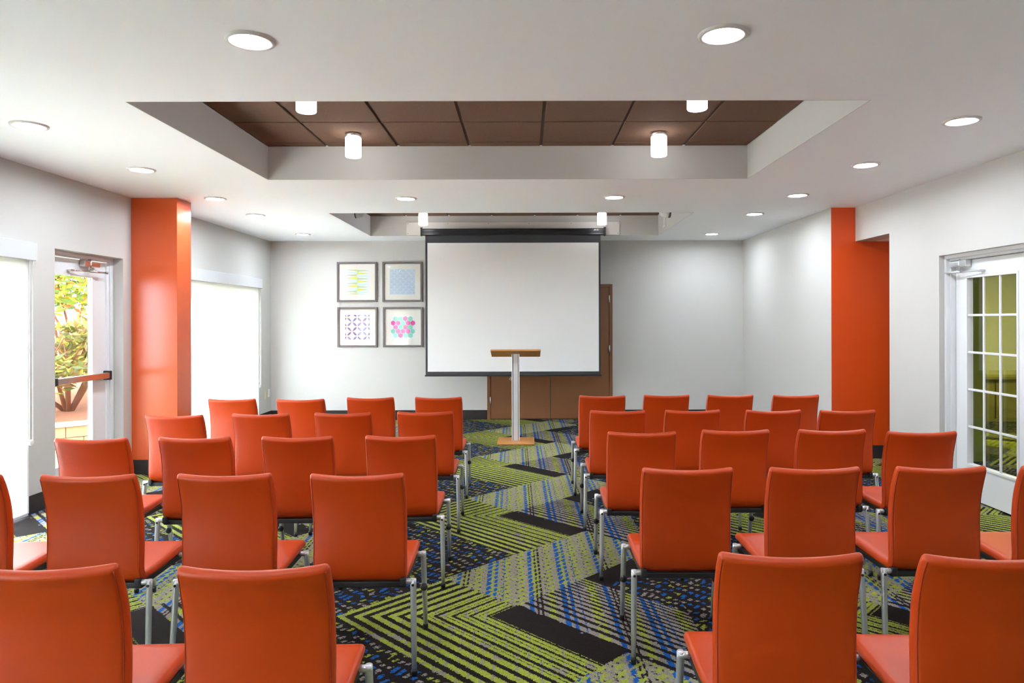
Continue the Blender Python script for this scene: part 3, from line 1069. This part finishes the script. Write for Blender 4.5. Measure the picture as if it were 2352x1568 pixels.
picture(-2.548, 1.405, 'square framed print of purple four-petal flowers, lower left of four', print3,
        [cmat('print_offwhite', (0.82, 0.82, 0.81)), cmat('print_gold', (0.62, 0.48, 0.18)), cmat('print_purple', (0.20, 0.12, 0.32)), cmat('print_violet', (0.20, 0.20, 0.45))])
picture(-1.856, 1.405, 'square framed print of pink and teal hexagons, lower right of four', print4,
        [cmat('print_white', (0.82, 0.82, 0.83)), cmat('print_pink', (0.68, 0.08, 0.36)), cmat('print_teal', (0.24, 0.62, 0.54)), cmat('print_grey', (0.36, 0.22, 0.34))])

# ------------------------------------------------------------------ chairs
def catmull(P, n=5):
    out = []
    for i in range(len(P) - 1):
        p0, p1, p2, p3 = P[max(0, i - 1)], P[i], P[i + 1], P[min(len(P) - 1, i + 2)]
        for k in range(n):
            t = k / n
            out.append(tuple(0.5 * ((2 * b) + (-a + c) * t + (2 * a - 5 * b + 4 * c - d) * t * t + (-a + 3 * b - 3 * c + d) * t ** 3) for a, b, c, d in zip(p0, p1, p2, p3)))
    out.append(tuple(P[-1]))
    return out

def slab(bm, P, n=5, cr=0.020):
    """P: (y, z, half width, thickness, bow) stations; sweeps a rounded slab with rounded ends."""
    st = catmull(P, n)
    C = [Vector((0, s[0], s[1])) for s in st]
    dirs = []
    for i in range(len(C)):
        a, b_ = C[max(0, i - 1)], C[min(len(C) - 1, i + 1)]
        dirs.append((b_ - a).normalized())
    stations = []
    E = 5
    for end in (0,):
        for k in range(E):
            a = (PI / 2) * (1 - k / E)
            s = st[0]
            off = -s[3] * 0.5 * math.sin(a)
            stations.append((C[0] + dirs[0] * off, dirs[0], s[2] - cr * (1 - math.cos(a)) * 0.6, s[3] * max(0.06, math.cos(a)), s[4]))
    for c, d, s in zip(C, dirs, st): stations.append((c, d, s[2], s[3], s[4]))
    for k in range(1, E + 1):
        a = (PI / 2) * (k / E)
        s = st[-1]
        stations.append((C[-1] + dirs[-1] * s[3] * 0.5 * math.sin(a), dirs[-1], s[2] - cr * (1 - math.cos(a)) * 0.6, s[3] * max(0.06, math.cos(a)), s[4]))
    rings = []
    NX = 14
    for c, d, hw, t, bow in stations:
        nrm = Vector((0, -d.z, d.y))          # backward / upward normal
        ring = []
        def pt(x, h):
            bowo = bow * (1 - (x / max(hw, 1e-4)) ** 2)
            return c + Vector((x, 0, 0)) + nrm * (h + bowo)
        r = t / 2
        e = min(r, 0.016)
        for i in range(NX + 1):
            x = -(hw - e) + 2 * (hw - e) * i / NX
            ring.append(pt(x, r))
        for k in range(1, 6):
            a = PI / 2 - PI * k / 6
            ring.append(pt(hw - e + e * math.cos(a), r * math.sin(a)))
        for i in range(NX + 1):
            x = (hw - e) - 2 * (hw - e) * i / NX
            ring.append(pt(x, -r))
        for k in range(1, 6):
            a = -PI / 2 - PI * k / 6
            ring.append(pt(-(hw - e) + e * math.cos(a), r * math.sin(a)))
        rings.append([bm.verts.new(p) for p in ring])
    m = len(rings[0])
    E1 = [[r[NX + 1].co.copy() for r in rings[3:-4]], [r[m - 1].co.copy() for r in rings[3:-4]]]
    for A, B in zip(rings, rings[1:]):
        for j in range(m):
            bm.faces.new((A[j], A[(j + 1) % m], B[(j + 1) % m], B[j])).smooth = True
    bm.faces.new(rings[0][::-1])
    bm.faces.new(rings[-1])
    return E1

ch0 = empty('conference_chair')
bm = new()
edges = slab(bm, [(-0.150, 0.400, 0.196, 0.036, 0.0), (-0.176, 0.410, 0.199, 0.040, 0.001), (-0.192, 0.445, 0.200, 0.044, 0.006), (-0.190, 0.53, 0.200, 0.048, 0.014),
          (-0.189, 0.62, 0.200, 0.047, 0.020), (-0.200, 0.72, 0.200, 0.042, 0.023), (-0.224, 0.80, 0.200, 0.036, 0.024), (-0.243, 0.846, 0.198, 0.033, 0.024)])
back = obj('backrest', bm, M['leather'], ch0)
for e_ in edges:
    bm = new()
    tube(bm, e_, 0.0019, 6)
    obj('piping', bm, M['seam'], back)
bm = new()
slab(bm, [(-0.165, 0.408, 0.198, 0.036, 0.0), (-0.10, 0.406, 0.200, 0.040, -0.002), (0.0, 0.409, 0.202, 0.042, -0.004), (0.12, 0.415, 0.202, 0.042, -0.003), (0.20, 0.417, 0.201, 0.040, 0.0), (0.236, 0.410, 0.198, 0.036, 0.0)])
obj('seat', bm, M['leather'], ch0)
bm = new()
box(bm, -0.185, 0.185, -0.185, 0.20, 0.374, 0.390, bev=0.004)
box(bm, -0.196, 0.196, -0.200, -0.165, 0.362, 0.388, bev=0.004)
for s in (-1, 1):
    x0, x1 = sorted((s * 0.170, s * 0.196))
    box(bm, x0, x1, -0.20, 0.20, 0.366, 0.392, bev=0.004)
    box(bm, x0, x1, -0.215, -0.18, 0.372, 0.408, bev=0.006)
obj('seat_frame', bm, M['black'], ch0)
for s in (-1, 1):
    for fr in (0, 1):
        bm = new()
        if fr:
            top, foot = Vector((s * 0.226, 0.145, 0.392)), Vector((s * 0.226, 0.222, 0.018))
        else:
            top, foot = Vector((s * 0.226, -0.196, 0.388)), Vector((s * 0.234, -0.228, 0.018))
        a_ = top - Vector((s * 0.050, 0, 0))
        d = (foot - top)
        tube(bm, [a_, top + Vector((s * 0.009, 0, 0.0))], 0.0122, 14)
        tube(bm, [top + Vector((0, 0, 0.011)), top + d * 0.05, top + d * 0.65, foot], [0.0128, 0.0128, 0.0122, 0.0092], 14)
        lg = obj('leg', bm, M['metal'], ch0)
        bm = new()
        tube(bm, [foot + Vector((0, 0, 0.012)), foot + Vector((0, 0, 0.002)), Vector((foot.x, foot.y, 0.0))], [0.0112, 0.013, 0.012], 12)
        obj('foot_cap', bm, M['black'], lg)
        bm = new()
        if fr:
            p = top + d * 0.44
            lathe(bm, [(0.010, 0.004), (0.017, 0.0), (0.018, -0.008), (0.012, -0.016), (0.002, -0.018)], (p.x, p.y - 0.011, p.z), 16, axis='Y')
            obj('link_knob', bm, M['black'], lg)
        else:
            p = top + Vector((0, -0.012, -0.012))
            lathe(bm, [(0.006, 0.002), (0.006, -0.003), (0.002, -0.004)], (p.x, p.y, p.z), 12, axis='Y')
            obj('bolt', bm, M['black'], lg)

rows_txt = ['front row', 'second row from the front', 'third row from the front', 'fourth row from the front', 'nearest row']
cols_txt = ['seat beside the aisle', 'second seat from the aisle', 'third seat from the aisle', 'fourth seat from the aisle']
# (block, row from the front, seat from the aisle, x centre, y of the top corners, yaw in degrees)
CH = []
Lb = {4: [(-.722, 1.835, 2.2), (-1.285, 1.84, 3.0)],
      3: [(-.71, 2.94, 1.0), (-1.27, 2.945, 1.2), (-1.838, 2.935, 1.5), (-2.40, 2.93, 2.0)],
      2: [(-.70, 3.92, 0.5), (-1.273, 3.895, 1.0), (-1.838, 3.88, 1.5), (-2.395, 3.85, 2.0)],
      1: [(-.71, 4.95, 0.5), (-1.28, 4.90, 1.0), (-1.84, 4.86, 1.0), (-2.41, 4.80, 1.0)],
      0: [(-.73, 5.89, 0.0), (-1.30, 5.87, 0.5), (-1.85, 5.76, 0.5), (-2.43, 5.80, 0.3)]}
Rb = {4: [(.735, 1.925, -1.5), (1.285, 1.90, -2.0)],
      3: [(.706, 3.04, -0.5), (1.255, 3.045, 0.5), (1.81, 3.055, 0.5), (2.37, 3.05, -2.0)],
      2: [(.673, 4.03, -0.5), (1.226, 4.09, 0.3), (1.79, 4.09, 0.0), (2.28, 4.02, -1.0)],
      1: [(.66, 4.985, -0.5), (1.19, 5.0, 0.8), (1.765, 4.985, 0.2), (2.29, 4.975, -0.3)],
      0: [(.658, 5.98, 0.0), (1.208, 6.02, 1.5), (1.757, 6.01, 0.5), (2.315, 5.99, 0.0)]}
for side, blk in (('left', Lb), ('right', Rb)):
    for r_, lst in blk.items():
        for c_, (x, y, a) in enumerate(lst):
            CH.append((side, r_, c_, x, y, a))
for i, (side, r_, c_, x, y, a) in enumerate(CH):
    o = ch0 if i == 0 else copy_tree(ch0)
    o.location = (x, y + 0.248, 0)
    o.rotation_euler = (0, 0, math.radians(a))
    tag(o, 'orange leather chair, %s block, %s, %s' % (side, rows_txt[r_], cols_txt[c_]), 'chair', 'orange conference chairs in rows')

# ------------------------------------------------------------------ garden outside the exit door
bm = new()
box(bm, -30, XL - 0.2, -8, 34, -0.3, -0.12)
struct(obj('ground', bm, M['grass']), 'dry grass ground outside the exit door', 'ground')
# planting bed behind a low block wall
A0, A1 = Vector((-8.5, 6.2)), Vector((-4.6, 10.2))
dv = (A1 - A0).normalized()
nv = Vector((-dv.y, dv.x))         # away from the building
Lw = (A1 - A0).length
ang = math.atan2(dv.y, dv.x)
bw = tag(empty('block_retaining_wall', (A0.x, A0.y, -0.12), ang), 'low tan block wall edging the planting bed outside the exit door', 'retaining wall')
bm = new()
bl = 0.40
for rw in range(2):
    x = -0.2 * rw
    while x < Lw:
        box(bm, max(0, x) + 0.003, min(Lw, x + bl) - 0.003, -0.0, 0.20, rw * 0.14, rw * 0.14 + 0.135, bev=0.008)
        x += bl
obj('blocks', bm, M['stone'], bw)
bm = new()
box(bm, 0, Lw, -0.03, 0.23, 0.28, 0.32, bev=0.01)
obj('cap_course', bm, M['cap'], bw)
bm = new()
N = 24
grid = []
for i in range(N + 1):
    row = []
    for j in range(N + 1):
        s, t = i / N * 20 - 6, 0.2 + j / N * 9
        p = A0 + dv * s + nv * t
        z = 0.12 + 0.34 * min(1, t / 2.2) + 0.05 * math.sin(s * 2.1) * math.cos(t * 1.7)
        row.append(bm.verts.new((p.x, p.y, z)))
    grid.append(row)
for i in range(N):
    for j in range(N):
        bm.faces.new((grid[i][j], grid[i + 1][j], grid[i + 1][j + 1], grid[i][j + 1])).smooth = True
struct(obj('planting_bed', bm, M['mulch']), 'reddish mulch bed rising behind the block wall', 'mulch')

def leaves(bm, c, R, n, size, flat=0.8, shell=0.55):
    for _ in range(n // 5):
        a, b_ = random.uniform(0, 2 * PI), math.acos(random.uniform(-1, 1))
        rr = random.uniform(shell, 1.0)
        p = Vector(c) + Vector((math.sin(b_) * math.cos(a) * R[0], math.sin(b_) * math.sin(a) * R[1], math.cos(b_) * R[2])) * rr
        ax = Vector((random.gauss(0, 1), random.gauss(0, 1), random.gauss(0.8, 0.7))).normalized()
        for k in range(5):
            s = size * random.uniform(0.6, 1.3)
            d = (ax * 0.35 + Vector((random.gauss(0, 1), random.gauss(0, 1), random.gauss(0, 0.6)))).normalized()
            w_ = d.cross(Vector((random.gauss(0, 1), random.gauss(0, 1), random.gauss(0, 1)))).normalized() * s * 0.17
            q = p + d * s * 0.1
            up = d.cross(w_).normalized() * s * 0.05
            vs = [bm.verts.new(v) for v in (q, q + d * s * 0.45 + w_ + up, q + d * s, q + d * s * 0.45 - w_ + up, q + d * s * 0.5)]
            bm.faces.new((vs[0], vs[1], vs[4]))
            bm.faces.new((vs[1], vs[2], vs[4]))
            bm.faces.new((vs[2], vs[3], vs[4]))
            bm.faces.new((vs[3], vs[0], vs[4]))

def shrub(name, base, H, R, n, size, lm, label, cat, low=0.25):
    r = tag(empty(name, base), label, cat)
    bm = new()
    for k in range(7):
        a = 2 * PI * k / 7 + random.uniform(-.3, .3)
        tip = Vector((math.cos(a) * R * 0.75, math.sin(a) * R * 0.75, H * random.uniform(0.6, 0.9)))
        m1 = Vector((math.cos(a) * R * 0.30, math.sin(a) * R * 0.30, H * 0.28)) + Vector((random.uniform(-.1, .1),) * 3)
        m2 = (m1 + tip) / 2 + Vector((random.uniform(-.15, .15), random.uniform(-.15, .15), 0.05))
        tube(bm, [(0.04 * math.cos(a), 0.04 * math.sin(a), -0.1), m1, m2, tip], [0.032, 0.022, 0.014, 0.006], 7)
        for q in range(3):
            s0 = m1.lerp(tip, random.uniform(0.2, 0.7))
            tube(bm, [s0, s0 + Vector((random.gauss(0, .25), random.gauss(0, .25), random.uniform(.1, .4)))], [0.014, 0.005], 5)
    obj('branches', bm, M['bark'], r)
    bm = new()
    for _ in range(16):
        a = random.uniform(0, 2 * PI)
        rr = R * math.sqrt(random.uniform(0, 0.7))
        z = random.uniform(low, 0.88) * H
        leaves(bm, (rr * math.cos(a), rr * math.sin(a), z), (R * 0.42, R * 0.42, H * 0.16), n // 16, size)
    obj('foliage', bm, M[lm], r)
shrub('rhododendron_bush', (-6.35, 9.75, 0.36), 1.25, 1.05, 4200, 0.15, 'leaf2', 'olive green broad-leaved bush with bare stems low outside the exit door', 'bush', 0.10)
shrub('garden_tree', (-8.2, 12.6, 0.46), 3.4, 1.6, 6500, 0.17, 'leaf1', 'tall yellow green bush with reddish tips behind the lower bush outside', 'bush', 0.42)
shrub('garden_tree', (-12.0, 12.4, 0.46), 3.0, 1.5, 4500, 0.17, 'leaf1', 'tall yellow green bush further left outside beside its twin', 'bush', 0.3)
